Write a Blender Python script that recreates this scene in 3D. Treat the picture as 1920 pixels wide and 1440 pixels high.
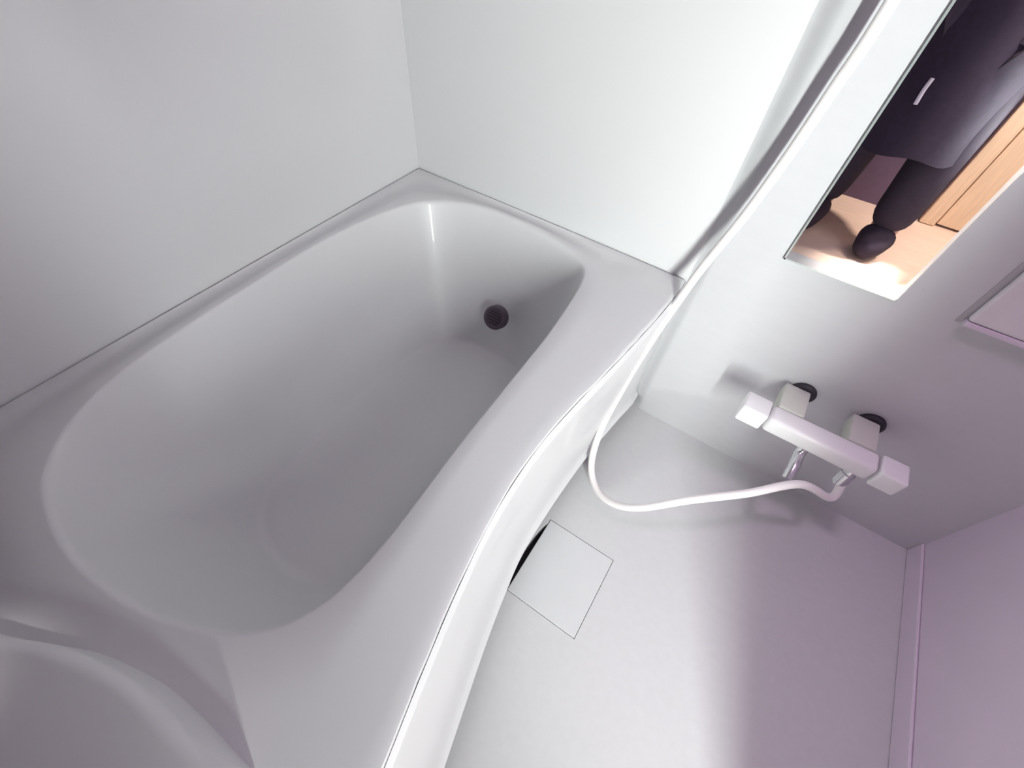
import bpy, bmesh, math, random
from mathutils import Vector, Matrix
random.seed(7)
S = bpy.context.scene
C = S.collection
for o in list(bpy.data.objects):
    bpy.data.objects.remove(o)

# ------------------------------------------------------------------ camera
CAM = Vector((0.82156, -0.85300, 0.58591))
R0 = Vector((0.8321214, 0.5515735, 0.0577984))     # image right
R1 = Vector((0.4676273, -0.6417861, -0.6078119))   # image down
R2 = Vector((-0.2981587, 0.5328014, -0.7919748))   # forward
FPX = 822.96
cd = bpy.data.cameras.new('camera'); cam = bpy.data.objects.new('camera', cd); C.objects.link(cam)
cd.sensor_width = 36; cd.lens = FPX / 1920 * 36; cd.clip_start = 0.01
U, B = -R1, -R2
cam.matrix_world = Matrix(((R0.x, U.x, B.x, CAM.x), (R0.y, U.y, B.y, CAM.y), (R0.z, U.z, B.z, CAM.z), (0, 0, 0, 1)))
S.camera = cam

# ------------------------------------------------------------------ light and exposure
w = bpy.data.worlds.new('world'); S.world = w; w.use_nodes = True
w.node_tree.nodes['Background'].inputs[0].default_value = (0.62, 0.46, 0.66, 1)
w.node_tree.nodes['Background'].inputs[1].default_value = 0.05
S.view_settings.view_transform = 'Standard'; S.view_settings.look = 'None'
S.view_settings.exposure = 0.0; S.view_settings.gamma = 1; S.view_settings.use_curve_mapping = False

def lamp(name, kind, loc, target, power, col, **kw):
    l = bpy.data.lights.new(name, kind); l.energy = power; l.color = col
    for k, v in kw.items(): setattr(l, k, v)
    o = bpy.data.objects.new(name, l); C.objects.link(o); o.location = loc
    o.rotation_euler = (Vector(target) - Vector(loc)).to_track_quat('-Z', 'Y').to_euler()
    return o
lamp('hall_lamp', 'AREA', (1.452, -1.30, 0.42), (0.84, -0.05, 0.28), 16.0, (0.93, 1.0, 0.955), shape='RECTANGLE', size=0.05, size_y=0.84, spread=2.3)
lamp('added_mauve_fill', 'AREA', (1.20, -0.45, 1.40), (1.20, -0.45, 0), 1.05, (1.0, 0.42, 1.0), shape='DISK', size=0.2)  # unseen fill added to lift the shadows and tint them mauve
lamp('added_right_wall_fill', 'SPOT', (0.95, -0.55, 1.56), (1.495, -0.34, 0.12), 25, (1.0, 0.76, 1.0), spot_size=0.95, spot_blend=0.9, shadow_soft_size=0.10)  # unseen spot added to brighten the dim right side
lamp('added_threshold_glare', 'SPOT', (1.16, -1.13, 1.25), (1.40, -1.10, -0.40), 360, (1.0, 0.90, 0.82), spot_size=0.46, spot_blend=0.9, shadow_soft_size=0.03)  # added spot without a fixture, makes the glare on threshold and jamb
lamp('added_hall_door_fill', 'SPOT', (1.72, -1.25, 1.3), (1.55, -1.75, -0.1), 130, (1.0, 0.84, 0.70), spot_size=1.0, spot_blend=0.8, shadow_soft_size=0.08)  # added warm spot, brightens the wooden door and flooring in the hall
lamp('added_ledge_fill', 'SPOT', (0.36, -1.36, 1.1), (0.38, -1.165, 0.06), 30, (1.0, 0.97, 0.95), spot_size=0.20, spot_blend=1.0, shadow_soft_size=0.03)  # narrow spot added only to light the ledge top

# ------------------------------------------------------------------ helpers
def mat(name, col, rough=0.5, metal=0.0, noise=0.0, scale=30, bump=0.0, spec=0.5, coat=0.0, stretch=None):
    m = bpy.data.materials.new(name); m.use_nodes = True
    n = m.node_tree.nodes; L = m.node_tree.links; b = n['Principled BSDF']
    b.inputs['Roughness'].default_value = rough; b.inputs['Metallic'].default_value = metal
    b.inputs['Specular IOR Level'].default_value = spec; b.inputs['Coat Weight'].default_value = coat
    tc = n.new('ShaderNodeTexCoord'); nz = n.new('ShaderNodeTexNoise'); nz.inputs['Scale'].default_value = scale
    nz.inputs['Detail'].default_value = 4
    if stretch:
        mp = n.new('ShaderNodeMapping'); mp.inputs['Scale'].default_value = stretch
        L.new(tc.outputs['Object'], mp.inputs[0]); L.new(mp.outputs[0], nz.inputs['Vector'])
    else:
        L.new(tc.outputs['Object'], nz.inputs['Vector'])
    r = n.new('ShaderNodeValToRGB')
    r.color_ramp.elements[0].position = .3; r.color_ramp.elements[1].position = .7
    r.color_ramp.elements[0].color = tuple(max(0, c * (1 - noise)) for c in col) + (1,)
    r.color_ramp.elements[1].color = tuple(min(1, c * (1 + noise)) for c in col) + (1,)
    L.new(nz.outputs['Fac'], r.inputs[0]); L.new(r.outputs[0], b.inputs['Base Color'])
    if bump:
        bp = n.new('ShaderNodeBump'); bp.inputs['Strength'].default_value = bump; bp.inputs['Distance'].default_value = 0.001
        L.new(nz.outputs['Fac'], bp.inputs['Height']); L.new(bp.outputs[0], b.inputs['Normal'])
    return m

M = dict(
    tub=mat('white_tub_resin', (.71, .71, .72), .38, noise=.01, scale=6, coat=.12),
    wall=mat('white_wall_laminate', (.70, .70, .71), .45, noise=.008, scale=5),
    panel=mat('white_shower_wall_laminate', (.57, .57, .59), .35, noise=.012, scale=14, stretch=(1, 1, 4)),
    side=mat('shade_tinted_mauve_laminate', (.70, .61, .71), .5, noise=.02, scale=8),  # purple shade of the right wall and its skirting put into the colour
    floor=mat('white_shower_floor_resin', (.59, .59, .60), .45, noise=.015, scale=60, bump=.15),
    lid=mat('white_drain_lid_resin', (.62, .63, .64), .4, noise=.01, scale=30),
    pit=mat('dark_drain_pit', (.06, .06, .065), .6),
    hose=mat('white_hose_plastic', (.88, .85, .84), .35, noise=.01),
    white=mat('white_mixer_plastic', (.86, .86, .86), .3),
    pale=mat('pale_grey_green_plastic', (.62, .63, .57), .35),
    chrome=mat('brushed_chrome', (.62, .62, .64), .22, 1.0, noise=.03, scale=80),
    black=mat('black_rubber', (.02, .016, .025), .5),
    fitting=mat('dark_fitting_plastic', (.085, .06, .085), .45),
    slot=mat('fitting_slot', (.03, .02, .03), .6),
    mirror=mat('mirror_silver', (.95, .94, .95), .0, 1.0),
    glassedge=mat('polished_mirror_edge', (.72, .78, .76), .12, .6),
    seal=mat('grey_joint_seal', (.42, .41, .43), .6),
    hatch=mat('grey_wall_panel', (.74, .71, .73), .5, noise=.02),
    hallfloor=mat('peach_hall_flooring', (.80, .62, .52), .35, noise=.05, scale=8, stretch=(1, 6, 1)),
    wood=mat('honey_wood', (.80, .60, .43), .4, noise=.08, scale=12, stretch=(8, 8, .6)),
    hallwall=mat('dark_plum_wall', (.12, .075, .13), .6, noise=.05),
    jamb=mat('white_door_frame', (.85, .84, .82), .4),
    trousers=mat('dark_trousers', (.020, .012, .027), .85, noise=.15, scale=80, bump=.3),
    jacket=mat('dark_jacket', (.020, .012, .028), .9, noise=.15, scale=60, bump=.3),
    sock=mat('dark_sock', (.020, .012, .027), .9, noise=.1, scale=100, bump=.3),
    skin=mat('skin', (.62, .42, .34), .5, noise=.03),
    hair=mat('dark_hair', (.03, .022, .02), .6, noise=.2, scale=120),
    cord=mat('pale_cord', (.75, .70, .78), .7),
    phone=mat('black_phone_shell', (.03, .03, .035), .25),
    eye=mat('eye_white', (.8, .8, .8), .2),
)

def link(name, bm, m, parent=None, smooth=None, kind=None):
    bmesh.ops.recalc_face_normals(bm, faces=bm.faces)
    me = bpy.data.meshes.new(name); bm.to_mesh(me); bm.free(); me.materials.append(M[m])
    if smooth:
        for p in me.polygons: p.use_smooth = True
    o = bpy.data.objects.new(name, me); C.objects.link(o)
    if smooth and smooth < 3:
        md = o.modifiers.new('sharp_edges', 'EDGE_SPLIT'); md.split_angle = smooth
    if parent:
        o.parent = parent; o.matrix_parent_inverse = Matrix.Translation(parent.location).inverted()
    if kind: o['kind'] = kind
    return o
def tag(o, label, cat, group=None):
    o['label'] = label; o['category'] = cat
    if group: o['group'] = group
    return o
def thing(name, label, cat, loc=(0, 0, 0)):
    o = bpy.data.objects.new(name, None); C.objects.link(o); o.location = loc; o.empty_display_size = .05
    return tag(o, label, cat)
def box(bm, lo, hi, bevel=0.0, seg=2):
    c = [(a + b) / 2 for a, b in zip(lo, hi)]; s = [abs(b - a) for a, b in zip(lo, hi)]
    r = bmesh.ops.create_cube(bm, size=1, matrix=Matrix.Translation(c) @ Matrix.Diagonal((*s, 1)))
    if bevel:
        es = {e for v in r['verts'] for e in v.link_edges}
        bmesh.ops.bevel(bm, geom=list(es), offset=bevel, segments=seg, affect='EDGES', profile=.5)
    return bm
def bx(lo, hi, bevel=0.0, seg=2):
    return box(bmesh.new(), lo, hi, bevel, seg)
def lathe(bm, origin, axis, prof, n=28):
    """prof: (distance along axis, radius)"""
    a = Vector(axis).normalized(); u = a.orthogonal().normalized(); v = a.cross(u); o = Vector(origin)
    rings = []
    for d, r in prof:
        if r < 1e-6: rings.append([bm.verts.new(o + a * d)])
        else: rings.append([bm.verts.new(o + a * d + (u * math.cos(2 * math.pi * k / n) + v * math.sin(2 * math.pi * k / n)) * r) for k in range(n)])
    for A, Bq in zip(rings, rings[1:]):
        for k in range(n):
            k2 = (k + 1) % n
            if len(A) == 1 and len(Bq) > 1: bm.faces.new((A[0], Bq[k], Bq[k2]))
            elif len(Bq) == 1 and len(A) > 1: bm.faces.new((A[k], A[k2], Bq[0]))
            elif len(A) > 1: bm.faces.new((A[k], A[k2], Bq[k2], Bq[k]))
    for rg in (rings[0], rings[-1]):
        if len(rg) > 2: bm.faces.new(rg)
    return bm
def spline(pts, per=10, closed=False):
    P = [Vector(p) for p in pts]; n = len(P); out = []
    for i in range(n if closed else n - 1):
        p0, p1, p2, p3 = [P[j % n] if closed else P[max(0, min(n - 1, j))] for j in (i - 1, i, i + 1, i + 2)]
        for k in range(per):
            t = k / per
            out.append(.5 * ((2 * p1) + (p2 - p0) * t + (2 * p0 - 5 * p1 + 4 * p2 - p3) * t * t + (3 * p1 - p0 - 3 * p2 + p3) * t ** 3))
    if not closed: out.append(P[-1])
    return out
def tube(bm, path, r, n=14):
    T = [(path[min(i + 1, len(path) - 1)] - path[max(i - 1, 0)]).normalized() for i in range(len(path))]
    u = T[0].orthogonal().normalized(); rings = []
    for p, t in zip(path, T):
        u = (u - t * u.dot(t)).normalized(); v = t.cross(u)
        rings.append([bm.verts.new(p + (u * math.cos(2 * math.pi * k / n) + v * math.sin(2 * math.pi * k / n)) * r) for k in range(n)])
    for A, Bq in zip(rings, rings[1:]):
        for k in range(n): bm.faces.new((A[k], A[(k + 1) % n], Bq[(k + 1) % n], Bq[k]))
    bm.faces.new(rings[0]); bm.faces.new(rings[-1])
    return bm
def lerp_table(tab, y):
    for (y0, a), (y1, b) in zip(tab, tab[1:]):
        if y >= y1:
            t = (y0 - y) / (y0 - y1); t = max(0, min(1, t)); return a + (b - a) * t
    return tab[-1][1]

def smooth_table(tab):
    return [(p.x, p.y) for p in spline([(a, b, 0) for a, b in tab], 10)]

# ------------------------------------------------------------------ setting
FZ = -0.448      # floor of the wash area (the tub rim is z = 0)
PY = -0.014      # face of the shower wall
PX = 0.750       # where the shower wall starts beside the tub
XR = 1.495       # right wall
G = .002
YF = -1.04       # inside of the front wall with the doorway
HC = 1.62        # ceiling
YH = -1.80       # far wall of the hall

DX0, DX1, DY0, DY1 = 0.7355, 0.905, -0.637, -0.446        # drain opening
# floor with a square drain opening and a finger notch on its tub side
bm = bmesh.new()
outer = [(0, 0), (XR, 0), (XR, YF - .1), (0, YF - .1)]
notch = []
for k in range(13):
    t = k / 12; y = DY0 + .012 + (DY1 - DY0 - .024) * t
    notch.append((DX0 - .0125 * math.sin(math.pi * t) ** .7, y))
hole = [(DX0, DY0)] + notch + [(DX0, DY1), (DX1, DY1), (DX1, DY0)]
ov = [bm.verts.new((x, y, FZ)) for x, y in outer]; hv = [bm.verts.new((x, y, FZ)) for x, y in hole]
es = [bm.edges.new((l[i], l[(i + 1) % len(l)])) for l in (ov, hv) for i in range(len(l))]
bmesh.ops.triangle_fill(bm, edges=es, use_beauty=True)
for f in list(bm.faces):
    c = f.calc_center_median()
    if DX0 < c.x < DX1 and DY0 < c.y < DY1: bm.faces.remove(f)
lv = [bm.verts.new((x, y, FZ - .05)) for x, y in hole]
for i in range(len(hv)):
    j = (i + 1) % len(hv); bm.faces.new((hv[i], hv[j], lv[j], lv[i]))
me_floor = link('floor', bm, 'floor', kind='structure')
bm = bmesh.new(); bm.faces.new([bm.verts.new((x, y, FZ - .049)) for x, y in hole])
link('drain_pit', bm, 'pit', me_floor)

link('wall_left', bx((-.05, YF - .1, FZ), (0, .05, HC)), 'wall', kind='structure')
link('wall_back', bx((0, 0, FZ), (PX + .001, .05, HC)), 'wall', kind='structure')
bm = bmesh.new()
pl = [(PX, .05), (PX, -.0002)] + [(PX + .035 * t, PY * (3 * t * t - 2 * t ** 3)) for t in [k / 10 for k in range(1, 11)]] + [(XR, PY), (XR, .05)]
lo = [bm.verts.new((x, y, FZ)) for x, y in pl]; hi = [bm.verts.new((x, y, HC)) for x, y in pl]
for k in range(len(pl)):
    q = (k + 1) % len(pl); bm.faces.new((lo[k], lo[q], hi[q], hi[k]))
bm.faces.new(lo); bm.faces.new(hi)
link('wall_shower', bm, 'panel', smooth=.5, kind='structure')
link('wall_right', bx((XR, YF - .1, FZ), (XR + .05, .05, HC)), 'side', kind='structure')
link('ceiling', bx((-.05, YF - .1, HC), (XR + .05, .05, HC + .05)), 'wall', kind='structure')
DL, DR, DT = 0.0, 1.39, 1.45    # doorway
bm = bx((DR, YF - .04, FZ), (XR, YF, HC)); box(bm, (DL, YF - .04, DT), (DR, YF, HC))
link('wall_front', bm, 'wall', kind='structure')
bm = bx((DL, YF - .045, FZ), (DL + .012, YF + .004, DT), .002); box(bm, (DR - .012, YF - .045, FZ), (DR, YF + .004, DT), .002)
box(bm, (DL, YF - .045, DT - .012), (DR, YF + .004, DT), .002)
link('door_1', bm, 'jamb', kind='structure')
# low rounded upstand where floor, shower wall and tub meet
bm = bmesh.new()
pts = [(0.700, 0.0), (0.760, 0.0), (0.760, .006)] + [(0.740 + .020 * math.cos(a), .006 + .026 * math.sin(a)) for a in [math.pi / 2 * k / 8 for k in range(1, 9)]] + [(0.700, .032)]
fr = [bm.verts.new((x, PY - .004, FZ + z)) for x, z in pts]; bk = [bm.verts.new((x, PY + .002, FZ + z)) for x, z in pts]
bm.faces.new(fr); bm.faces.new(bk)
for i in range(len(pts)):
    j = (i + 1) % len(pts); bm.faces.new((fr[i], fr[j], bk[j], bk[i]))
link('trim_1', bm, 'floor', kind='structure')
# raised rounded ledge across the foot of the tub
LEDGE = [(.245, -1.118), (.31, -1.094), (.377, -1.066), (.406, -1.051), (.436, -1.037), (.473, -1.025), (.52, -1.014), (.56, -1.0095), (.60, -1.008), (.665, -1.007)]; LZ = .062
LE = [(p.x, p.y) for p in spline([(x, y, 0) for x, y in LEDGE], 8)]
bm = bmesh.new(); cols = []
for (x, y), (xa, ya), (xb, yb) in zip(LE, [LE[0]] + LE[:-1], LE[1:] + [LE[-1]]):
    t = Vector((xb - xa, yb - ya)).normalized(); nn = Vector((-t.y, t.x)); nn = nn if nn.y > 0 else -nn
    col = [bm.verts.new((x, y, -.0085))]
    for k in range(7):
        a = math.pi / 2 * k / 6; q = .014
        col.append(bm.verts.new((x - nn.x * q * (1 - math.cos(a)), y - nn.y * q * (1 - math.cos(a)), LZ - q + q * math.sin(a))))
    col.append(bm.verts.new((x, YF - .094, LZ + .001))); col.append(bm.verts.new((x, YF - .094, -.0085)))
    cols.append(col)
for A, Bq in zip(cols, cols[1:]):
    for k in range(len(A) - 1): bm.faces.new((A[k], A[k + 1], Bq[k + 1], Bq[k]))
bm.faces.new(cols[-1]); bm.faces.new(cols[0])
link('trim_3', bm, 'tub', smooth=1.2, kind='structure')
# joint seals
link('trim_2', bx((1.157, PY - .0015, .128), (1.165, PY + .002, HC)), 'seal', kind='structure')
link('baseboard_right', bx((XR - .006, YF, FZ), (XR, PY, FZ + .05), .003), 'side', kind='structure')

# hall beyond the doorway (seen in the mirror)
link('floor_hall', bx((0.0, YH, FZ - .03), (3.2, YF - .1, FZ - .002)), 'hallfloor', kind='structure')
link('wall_hall', bx((0.0, YH - .05, FZ - .03), (3.2, YH, HC)), 'hallwall', kind='structure')

# ------------------------------------------------------------------ bathtub
tub = thing('bathtub', 'white built-in bathtub with a bowed front rim, in the corner', 'bathtub', (.36, -.53, FZ))
OUT = smooth_table([(0, .7485), (-.05, .7485), (-.141, .743), (-.30, .726), (-.43, .709), (-.542, .700), (-.657, .705), (-.761, .722), (-.858, .744), (-.936, .764), (-1.06, .795), (-1.16, .822)])
BASE = smooth_table([(0, .7495), (-.05, .7495), (-.13, .738), (-.26, .723), (-.38, .716), (-.50, .714), (-.58, .718), (-.66, .731), (-.76, .752), (-.943, .798), (-1.06, .828), (-1.16, .852)])
INN = [(.075, -.25), (.058, -.40), (.061, -.55), (.067, -.70), (.082, -.82), (.115, -.90), (.16, -.95), (.21, -.977), (.293, -.994), (.38, -.992), (.46, -.975), (.53, -.945),
       (.572, -.909), (.597, -.860), (.606, -.80), (.605, -.727), (.597, -.605), (.592, -.45), (.588, -.33), (.579, -.23), (.568, -.155), (.550, -.110), (.520, -.084), (.46, -.063),
       (.391, -.052), (.31, -.050), (.242, -.058), (.17, -.085), (.112, -.14)]
inner = [Vector((p.x, p.y)) for p in spline([(x, y, 0) for x, y in INN], 8, True)]
cen = Vector((.345, -.53))
def hit_outer(d):
    best = 9
    for nx, lim in (((-1, 0), 0), ((0, 1), 0), ((0, -1), 1.137)):
        dn = d.x * nx[0] + d.y * nx[1]
        if dn > 1e-6:
            best = min(best, (lim - G - (cen.x * nx[0] + cen.y * nx[1])) / dn)
    if d.x > 0:
        t = 0.0
        while t < best and (cen + d * t).x < lerp_table(OUT, (cen + d * t).y) - .001: t += .0015
        best = min(best, t)
    return cen + d * best
outer = [hit_outer((p - cen).normalized()) for p in inner]
for corner in ((G, -G), (.7475, -G), (G, -1.135), (.815, -1.135)):
    k = min(range(len(outer)), key=lambda i: (outer[i] - Vector(corner)).length); outer[k] = Vector(corner)
n = len(inner)
def bot(p):
    fx = (p.x - .058) / (.606 - .058); fy = (p.y + .050) / (-.994 + .050)
    q = Vector((.200 + fx * (.530 - .200), -.190 + fy * (-.86 + .190)))
    return q
loops = []
loops.append([(p.x, p.y, -.030) for p in outer])
loops.append([(p.x, p.y, -.006) for p in outer])
def groove(p): return max(0, min(1, (.69 - p.x) / .08))
for t, z in ((.02, -.001), (.06, 0), (.20, -.006), (.45, -.0065), (.62, -.001), (.72, 0)):
    loops.append([(p.x + (c.x - p.x) * t, p.y + (c.y - p.y) * t, z * groove(p) if t > .06 else z) for p, c in zip(outer, inner)])
for off, z in ((1.022, 0), (1.014, -.001), (1.006, -.005), (1.0, -.012)):
    loops.append([((cen + (p - cen) * off).x, (cen + (p - cen) * off).y, z) for p in inner])
for t, z in ((.04, -.03), (.20, -.10), (.40, -.18), (.62, -.25), (.80, -.298), (.90, -.320), (.95, -.326), (1.03, -.329)):
    loops.append([(p.x + (bot(p).x - p.x) * t, p.y + (bot(p).y - p.y) * t, z) for p in inner])
bm = bmesh.new()
V = [[bm.verts.new(c) for c in l] for l in loops]
for A, Bq in zip(V, V[1:]):
    for k in range(n): bm.faces.new((A[k], A[(k + 1) % n], Bq[(k + 1) % n], Bq[k]))
cv = bm.verts.new((.36, -.53, -.331))
for k in range(n): bm.faces.new((V[-1][k], V[-1][(k + 1) % n], cv))
link('tub_shell', bm, 'tub', tub, smooth=.9)
# apron on the wash-area side
bm = bmesh.new(); rows = []
prof = [(0.000, -.0045, .0), (.004, -.010, .0), (.006, -.018, .0), (.005, -.030, .02), (.001, -.045, .05), (0, -.20, .5), (0, -.34, .88), (0.001, -.385, .99), (.004, -.398, 1.0), (.012, -.4025, 1.0)]
ys = [-.004 - 1.131 * k / 60 for k in range(61)]
for y in ys:
    a, b = lerp_table(OUT, y), lerp_table(BASE, y)
    rows.append([bm.verts.new((a + (b - a) * t + o, y, z)) for o, z, t in prof])
for A, Bq in zip(rows, rows[1:]):
    for k in range(len(prof) - 1): bm.faces.new((A[k], A[k + 1], Bq[k + 1], Bq[k]))
link('apron', bm, 'tub', tub, smooth=1.2)
# round inlet fitting low on the end wall
fp, fn = Vector((.376, -.174, -.196)), Vector((.05, -.86, .50)).normalized()
bm = lathe(bmesh.new(), fp - fn * .012, fn, [(0, .031), (.018, .031), (.022, .029), (.023, .024), (.021, .022), (.021, .0)], 32)
fit = link('inlet_fitting', bm, 'fitting', tub, smooth=.6); fit['label'] = 'dark round inlet fitting'
bm = bmesh.new(); fu = Vector((1, .058, 0)).normalized(); fv = fn.cross(fu)
for k in range(-2, 3):
    c = fp + fn * .0095 + fv * k * .0075; L = math.sqrt(.019 ** 2 - (k * .0075) ** 2)
    mtx = Matrix((( *fu, 0), (*fv, 0), (*fn, 0), (0, 0, 0, 1))).transposed()
    bmesh.ops.create_cube(bm, size=1, matrix=Matrix.Translation(c) @ mtx @ Matrix.Diagonal((L * 2, .003, .002, 1)))
link('grille_slots', bm, 'slot', fit)

# ------------------------------------------------------------------ drain cover
dc = thing('drain_cover', 'square white drain lid in the floor beside the tub', 'drain cover', ((DX0 + DX1) / 2, (DY0 + DY1) / 2, FZ - .012))
g = .0011
link('lid', bx((DX0 + g, DY0 + g, FZ - .012), (DX1 - g, DY1 - g, FZ + .0012), .0012, 2), 'lid', dc)
for x in (DX0 + .02, DX1 - .02):
    for y in (DY0 + .02, DY1 - .02):
        link('foot', bx((x - .006, y - .006, FZ - .049), (x + .006, y + .006, FZ - .012)), 'lid', dc)

# ------------------------------------------------------------------ mirror
MX0, MX1, MZ0, MZ1 = .887, 1.072, .126, 1.15
mr = thing('wall_mirror', 'tall narrow mirror on the white shower wall reflecting the doorway', 'mirror', ((MX0 + MX1) / 2, PY, MZ0))
link('mirror_glass', bx((MX0 + .003, PY - .0058, MZ0 + .003), (MX1 - .0012, PY - .0022, MZ1 - .003)), 'mirror', mr)
bm = bx((MX0, PY - .0056, MZ0), (MX0 + .003, PY - .0002, MZ1)); box(bm, (MX1 - .0012, PY - .0056, MZ0), (MX1, PY - .0002, MZ1))
box(bm, (MX0, PY - .0056, MZ0), (MX1, PY - .0002, MZ0 + .003)); box(bm, (MX0, PY - .0056, MZ1 - .003), (MX1, PY - .0002, MZ1))
e = link('mirror_edge', bm, 'glassedge', mr); e['label'] = 'thin bright polished edge'
# panel right of the mirror
wp = thing('wall_panel', 'shallow grey wall panel right of the mirror with dark gap at its edge', 'panel', (1.31, PY, .135))
link('panel_face', bx((1.166, PY - .012, .140), (XR - .002, PY - .0005, 1.3), .004), 'hatch', wp)
e = link('bottom_edge', bx((1.166, PY - .013, .130), (XR - .002, PY - .0005, .1395), .002), 'side', wp)

# ------------------------------------------------------------------ shower mixer
MXY, MXZ = -.120, -.143
sm = thing('shower_mixer', 'white bar-shaped shower mixer on the wall below the mirror', 'tap', (1.12, PY, MXZ))
link('body', bx((1.022, MXY - .024, MXZ - .022), (1.225, MXY + .022, MXZ + .020), .009, 3), 'white', sm, smooth=.7)
for x0, x1 in ((.968, 1.019), (1.228, 1.275)):
    h = link('handle', bx((x0, MXY - .026, MXZ - .024), (x1, MXY + .024, MXZ + .022), .005, 3), 'white', sm, smooth=.7)
for x in (1.055, 1.19):
    leg = link('elbow', bx((x - .026, MXY + .020, MXZ - .014), (x + .026, PY - .010, MXZ + .022), .005, 2), 'pale', sm, smooth=.7)
    f = link('flange', lathe(bmesh.new(), (x + .014, PY - .0005, MXZ + .006), (0, -1, 0), [(0, .026), (.006, .026), (.010, .022), (.010, .0)], 28), 'black', sm, smooth=.6)
    f['label'] = 'black round wall flange'
sp = [Vector(p) for p in ((1.11, MXY - .01, MXZ - .018), (1.11, MXY - .02, MXZ - .035), (1.11, MXY - .05, MXZ - .045), (1.11, MXY - .075, MXZ - .060))]
link('spout', tube(bmesh.new(), spline(sp, 6), .011), 'chrome', sm, smooth=.9)
link('hose_outlet', lathe(bmesh.new(), (1.205, MXY, MXZ - .018), (0, -.2, -1), [(0, .012), (.02, .012), (.022, .014), (.05, .014), (.052, .010), (.056, .010)], 20), 'chrome', sm, smooth=.6)

# ------------------------------------------------------------------ shower hose
def pix(px, py, y):
    d = R0 * ((px - 960) / FPX) + R1 * ((py - 720) / FPX) + R2
    return CAM + d * ((y - CAM.y) / d.y)
HP = [pix(*q) for q in ((1668, 10, -.056), (1566, 163, -.055), (1482, 287, -.055), (1396, 405, -.055), (1320, 498, -.059), (1275, 560, -.08), (1215, 648, -.12),
      (1165, 732, -.17), (1125, 810, -.23), (1109, 872, -.29), (1119, 917, -.335), (1150, 944, -.36), (1200, 952, -.36), (1290, 938, -.325),
      (1400, 925, -.265), (1500, 908, -.20))]
top = HP[0]
HP = [Vector((top.x + .05, top.y - .03, 1.12)), Vector((top.x + .03, top.y - .02, .95)), Vector((top.x + .012, top.y - .008, .75))] + HP + [Vector((1.213, -.150, -.245)), Vector((1.206, -.1308, -.197))]
sh = thing('shower_hose', 'white flexible shower hose looping from the mixer over the floor', 'hose', HP[-1])
link('tube', tube(bmesh.new(), spline(HP, 12), .0082, 16), 'hose', sh, smooth=True)
# holder and head above the picture, which carry the hose
hd = thing('hand_shower', 'white hand shower hung on the wall left of the mirror', 'shower head', (.855, -.1, 1.12))
t0 = HP[0]
link('head_handle', tube(bmesh.new(), spline([t0 + Vector((0, 0, -.012)), t0 + Vector((.002, 0, .05)), t0 + Vector((.004, -.02, .13)), t0 + Vector((.004, -.05, .18))], 6), .013), 'white', hd, smooth=.9)
link('spray_face', lathe(bmesh.new(), t0 + Vector((.004, -.045, .185)), (0, -.8, -.6), [(-.012, .012), (-.008, .030), (.006, .038), (.016, .038), (.018, .034), (.018, 0)], 28), 'white', hd, smooth=.6)
bk = bmesh.new(); box(bk, (t0.x - .02, t0.y + .010, 1.15), (t0.x + .02, PY - .0005, 1.19), .005)
hk = tag(link('shower_holder', bk, 'white', None, smooth=.7), 'white wall bracket holding the hand shower', 'bracket')

# ------------------------------------------------------------------ wooden door across the hall
hdoor = thing('door_2', '', '', (1.75, YH, FZ)); del hdoor['label']; del hdoor['category']; hdoor['kind'] = 'structure'
link('door_frame', bx((1.425, YH, FZ), (1.485, YH + .035, 1.55), .004), 'wood', hdoor)
link('door_frame', bx((2.33, YH, FZ), (2.39, YH + .035, 1.55), .004), 'wood', hdoor)
link('door_panel', bx((1.492, YH, FZ + .008), (2.323, YH + .02, 1.54), .003), 'wood', hdoor)
link('door_handle', lathe(bmesh.new(), (1.60, YH + .02, .55), (0, 1, 0), [(0, .026), (.006, .026), (.008, .012), (.03, .012), (.034, .024), (.055, .024), (.06, .015), (.06, 0)], 24), 'chrome', hdoor, smooth=.6)

# ------------------------------------------------------------------ person in the doorway
def skin(name, verts, edges, m, parent=None, root=0, sub=2):
    me = bpy.data.meshes.new(name); me.from_pydata([v[:3] for v in verts], edges, []); me.materials.append(M[m])
    o = bpy.data.objects.new(name, me); C.objects.link(o)
    s = o.modifiers.new('skin', 'SKIN'); s.use_smooth_shade = True
    o.modifiers.new('smooth', 'SUBSURF').levels = sub; o.modifiers['smooth'].render_levels = sub
    for i, v in enumerate(verts):
        sv = me.skin_vertices[0].data[i]; r = v[3]; sv.radius = r if isinstance(r, tuple) else (r, r)
        sv.use_root = (i == root)
    if parent:
        o.parent = parent; o.matrix_parent_inverse = Matrix.Translation(parent.location).inverted()
    return o
pr = thing('person', 'person in dark clothes standing in the doorway, seen in the mirror', 'person', (1.16, -1.50, FZ))
OFF = Vector((-.04, .126, -.034))
hand = CAM - R0 * .085 - R2 * .036 - OFF
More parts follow.
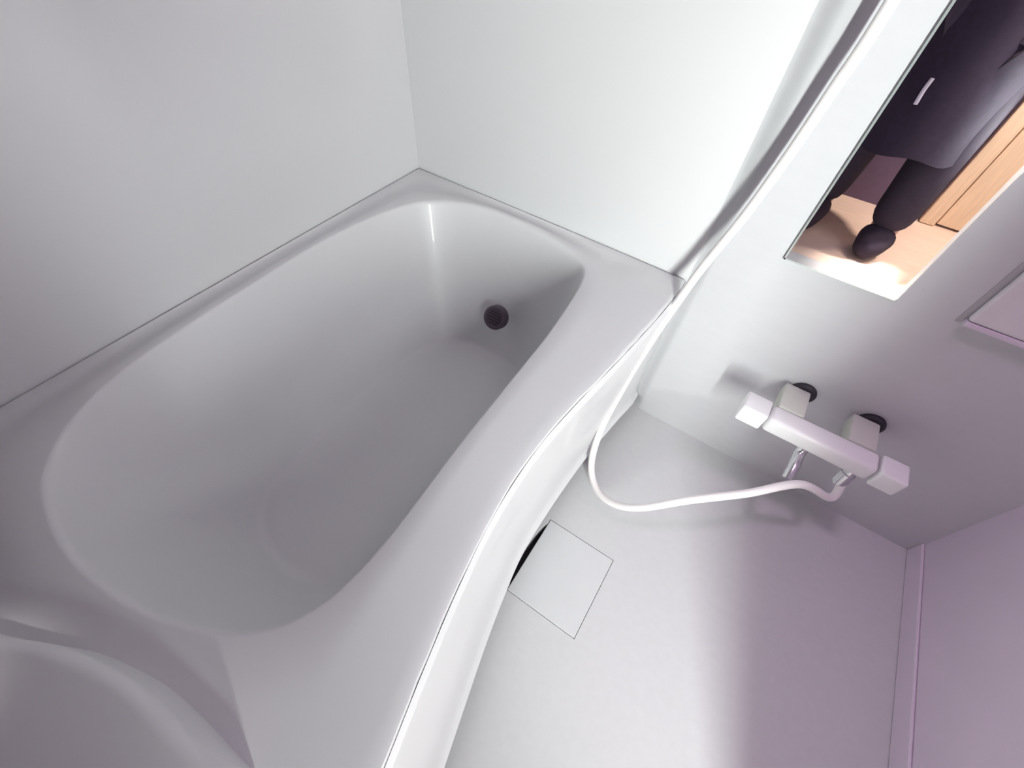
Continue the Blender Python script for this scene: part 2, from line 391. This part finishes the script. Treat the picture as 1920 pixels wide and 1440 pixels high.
V = [(1.16, -1.52, .44, (.15, .11)), (1.15, -1.50, .62, (.135, .10)), (1.14, -1.47, .80, (.15, .11)), (1.13, -1.46, .95, (.13, .09)),
     (1.125, -1.44, 1.04, .055), (1.12, -1.41, 1.12, (.075, .085)), (1.118, -1.40, 1.20, (.078, .092)), (1.118, -1.41, 1.26, (.055, .065)),
     (1.265, -1.52, .38, .085), (1.27, -1.46, .06, .068), (1.290, -1.49, -.32, .056), (1.28, -1.44, -.362, .040), (1.25, -1.37, -.372, .018),
     (1.055, -1.53, .38, .085), (1.045, -1.51, .06, .058), (1.03, -1.59, -.32, .052), (1.02, -1.53, -.360, .040), (1.00, -1.43, -.370, .018),
     (1.31, -1.46, .95, .058), (1.37, -1.47, .68, .045), (1.36, -1.38, .44, .032), (1.35, -1.34, .36, .026),
     (.95, -1.43, .95, .058), (.83, -1.22, .76, .045), (hand.x + .025, hand.y - .06, hand.z + .045, .030), (hand.x + .005, hand.y - .012, hand.z + .012, .024)]
E = [(0, 1), (1, 2), (2, 3), (3, 4), (4, 5), (5, 6), (6, 7), (0, 8), (8, 9), (9, 10), (10, 11), (11, 12), (0, 13), (13, 14), (14, 15), (15, 16), (16, 17),
     (3, 18), (18, 19), (19, 20), (20, 21), (3, 22), (22, 23), (23, 24), (24, 25)]
skin('body', V, E, 'skin', pr)
def grow(idx, edges, add, name, m, root):
    mp = {i: k for k, i in enumerate(idx)}
    vv = []
    for i in idx:
        if name == 'sock' and i in (12, 17): vv.append((V[i][0], V[i][1] + .012, V[i][2], .046)); continue
        r = V[i][3]; r = tuple(a + add for a in r) if isinstance(r, tuple) else r + add
        vv.append((*V[i][:3], r))
    return skin(name, vv, [(mp[a], mp[b]) for a, b in edges], m, pr, mp[root])
grow([0, 8, 9, 10, 13, 14, 15], [(0, 8), (8, 9), (9, 10), (0, 13), (13, 14), (14, 15)], .022, 'trousers', 'trousers', 0)
grow([0, 1, 2, 3, 18, 19, 20, 22, 23, 24], [(0, 1), (1, 2), (2, 3), (3, 18), (18, 19), (19, 20), (3, 22), (22, 23), (23, 24)], .032, 'jacket', 'jacket', 0)
grow([10, 11, 12], [(10, 11), (11, 12)], .026, 'sock', 'sock', 10)
grow([15, 16, 17], [(15, 16), (16, 17)], .026, 'sock', 'sock', 15)
bm = bmesh.new(); rows = []
for z, a, b, c in ((.62, .165, .125, 0), (.45, .20, .15, 0), (.25, .205, .165, .01), (.08, .207, .175, .01), (-.02, .208, .18, .01), (-.022, .20, .17, .01), (.06, .19, .16, .01)):
    rows.append([bm.verts.new((1.145 + a * math.cos(2 * math.pi * k / 40) * (1 + .02 * math.sin(k * 2.5)), -1.51 + c + b * math.sin(2 * math.pi * k / 40), z + .008 * math.sin(k * .9))) for k in range(40)])
for A, Bq in zip(rows, rows[1:]):
    for k in range(40): bm.faces.new((A[k], A[(k + 1) % 40], Bq[(k + 1) % 40], Bq[k]))
link('coat_skirt', bm, 'jacket', pr, smooth=True)
bm = bmesh.new(); bmesh.ops.create_icosphere(bm, subdivisions=3, radius=1, matrix=Matrix.Translation((1.118, -1.425, 1.215)) @ Matrix.Diagonal((.09, .10, .095, 1)))
bmesh.ops.delete(bm, geom=[v for v in bm.verts if v.co.y > -1.36 and v.co.z < 1.25], context='VERTS')
link('hair', bm, 'hair', pr, smooth=True)
for s in (-1, 1):
    bm = bmesh.new(); bmesh.ops.create_uvsphere(bm, u_segments=12, v_segments=8, radius=.011, matrix=Matrix.Translation((1.118 + s * .03, -1.318, 1.18)))
    link('eye', bm, 'eye', pr, smooth=True)
skin('nose', [(1.118, -1.325, 1.18, .008), (1.118, -1.300, 1.145, .012), (1.118, -1.32, 1.135, .010)], [(0, 1), (1, 2)], 'skin', pr)
# fingers of the raised hand holding the phone, and of the hanging hand
for k in range(4):
    o = R1 * (-.030 + k * .020) ; b0 = hand + R0 * -.004 + o
    ln = (.9, 1.0, .95, .78)[k]
    skin('finger', [(*(b0 - R0 * .012 - R2 * .004), .0085), (*(b0 - R0 * .016 + R2 * .012), .008), (*(b0 + R0 * .006 * ln + R2 * .021), .0072), (*(b0 + R0 * .030 * ln + R2 * .021), .006)],
         [(0, 1), (1, 2), (2, 3)], 'skin', pr)
skin('thumb', [(*(hand - R0 * .006 - R1 * .03 - R2 * .008), .011), (*(hand + R0 * .02 - R1 * .032 - R2 * .006), .009), (*(hand + R0 * .045 - R1 * .028 - R2 * .003), .0075)], [(0, 1), (1, 2)], 'skin', pr)
for k in range(4):
    x = 1.35; y = -1.36 + k * .018; z = .345
    ln = (.9, 1.0, .95, .75)[k]
    skin('finger', [(x, y, z, .009), (x - .004, y + .004, z - .035 * ln, .0085), (x - .014, y + .006, z - .062 * ln, .0075), (x - .026, y + .006, z - .080 * ln, .006)], [(0, 1), (1, 2), (2, 3)], 'skin', pr)
skin('thumb', [(1.345, -1.315, .365, .011), (1.335, -1.295, .335, .009), (1.325, -1.288, .305, .0075)], [(0, 1), (1, 2)], 'skin', pr)
link('drawstring', tube(bmesh.new(), spline([(1.095, -1.338, .20), (1.093, -1.334, .17), (1.096, -1.330, .13)], 5), .006, 8), 'cord', pr, smooth=True)['label'] = 'pale hanging drawstring'
pr.location += OFF
# phone behind the lens
bm = bmesh.new()
mtx = Matrix(((*R0, 0), (*R1, 0), (*R2, 0), (0, 0, 0, 1))).transposed()
pc = CAM - R2 * .0285 - R0 * .015 + R1 * .02
box(bm, (-.078, -.037, -.004), (.078, .037, .004), .003); bmesh.ops.transform(bm, matrix=Matrix.Translation(pc) @ mtx, verts=bm.verts)
tag(link('phone', bm, 'phone'), 'black phone held up by the person in the doorway', 'phone')
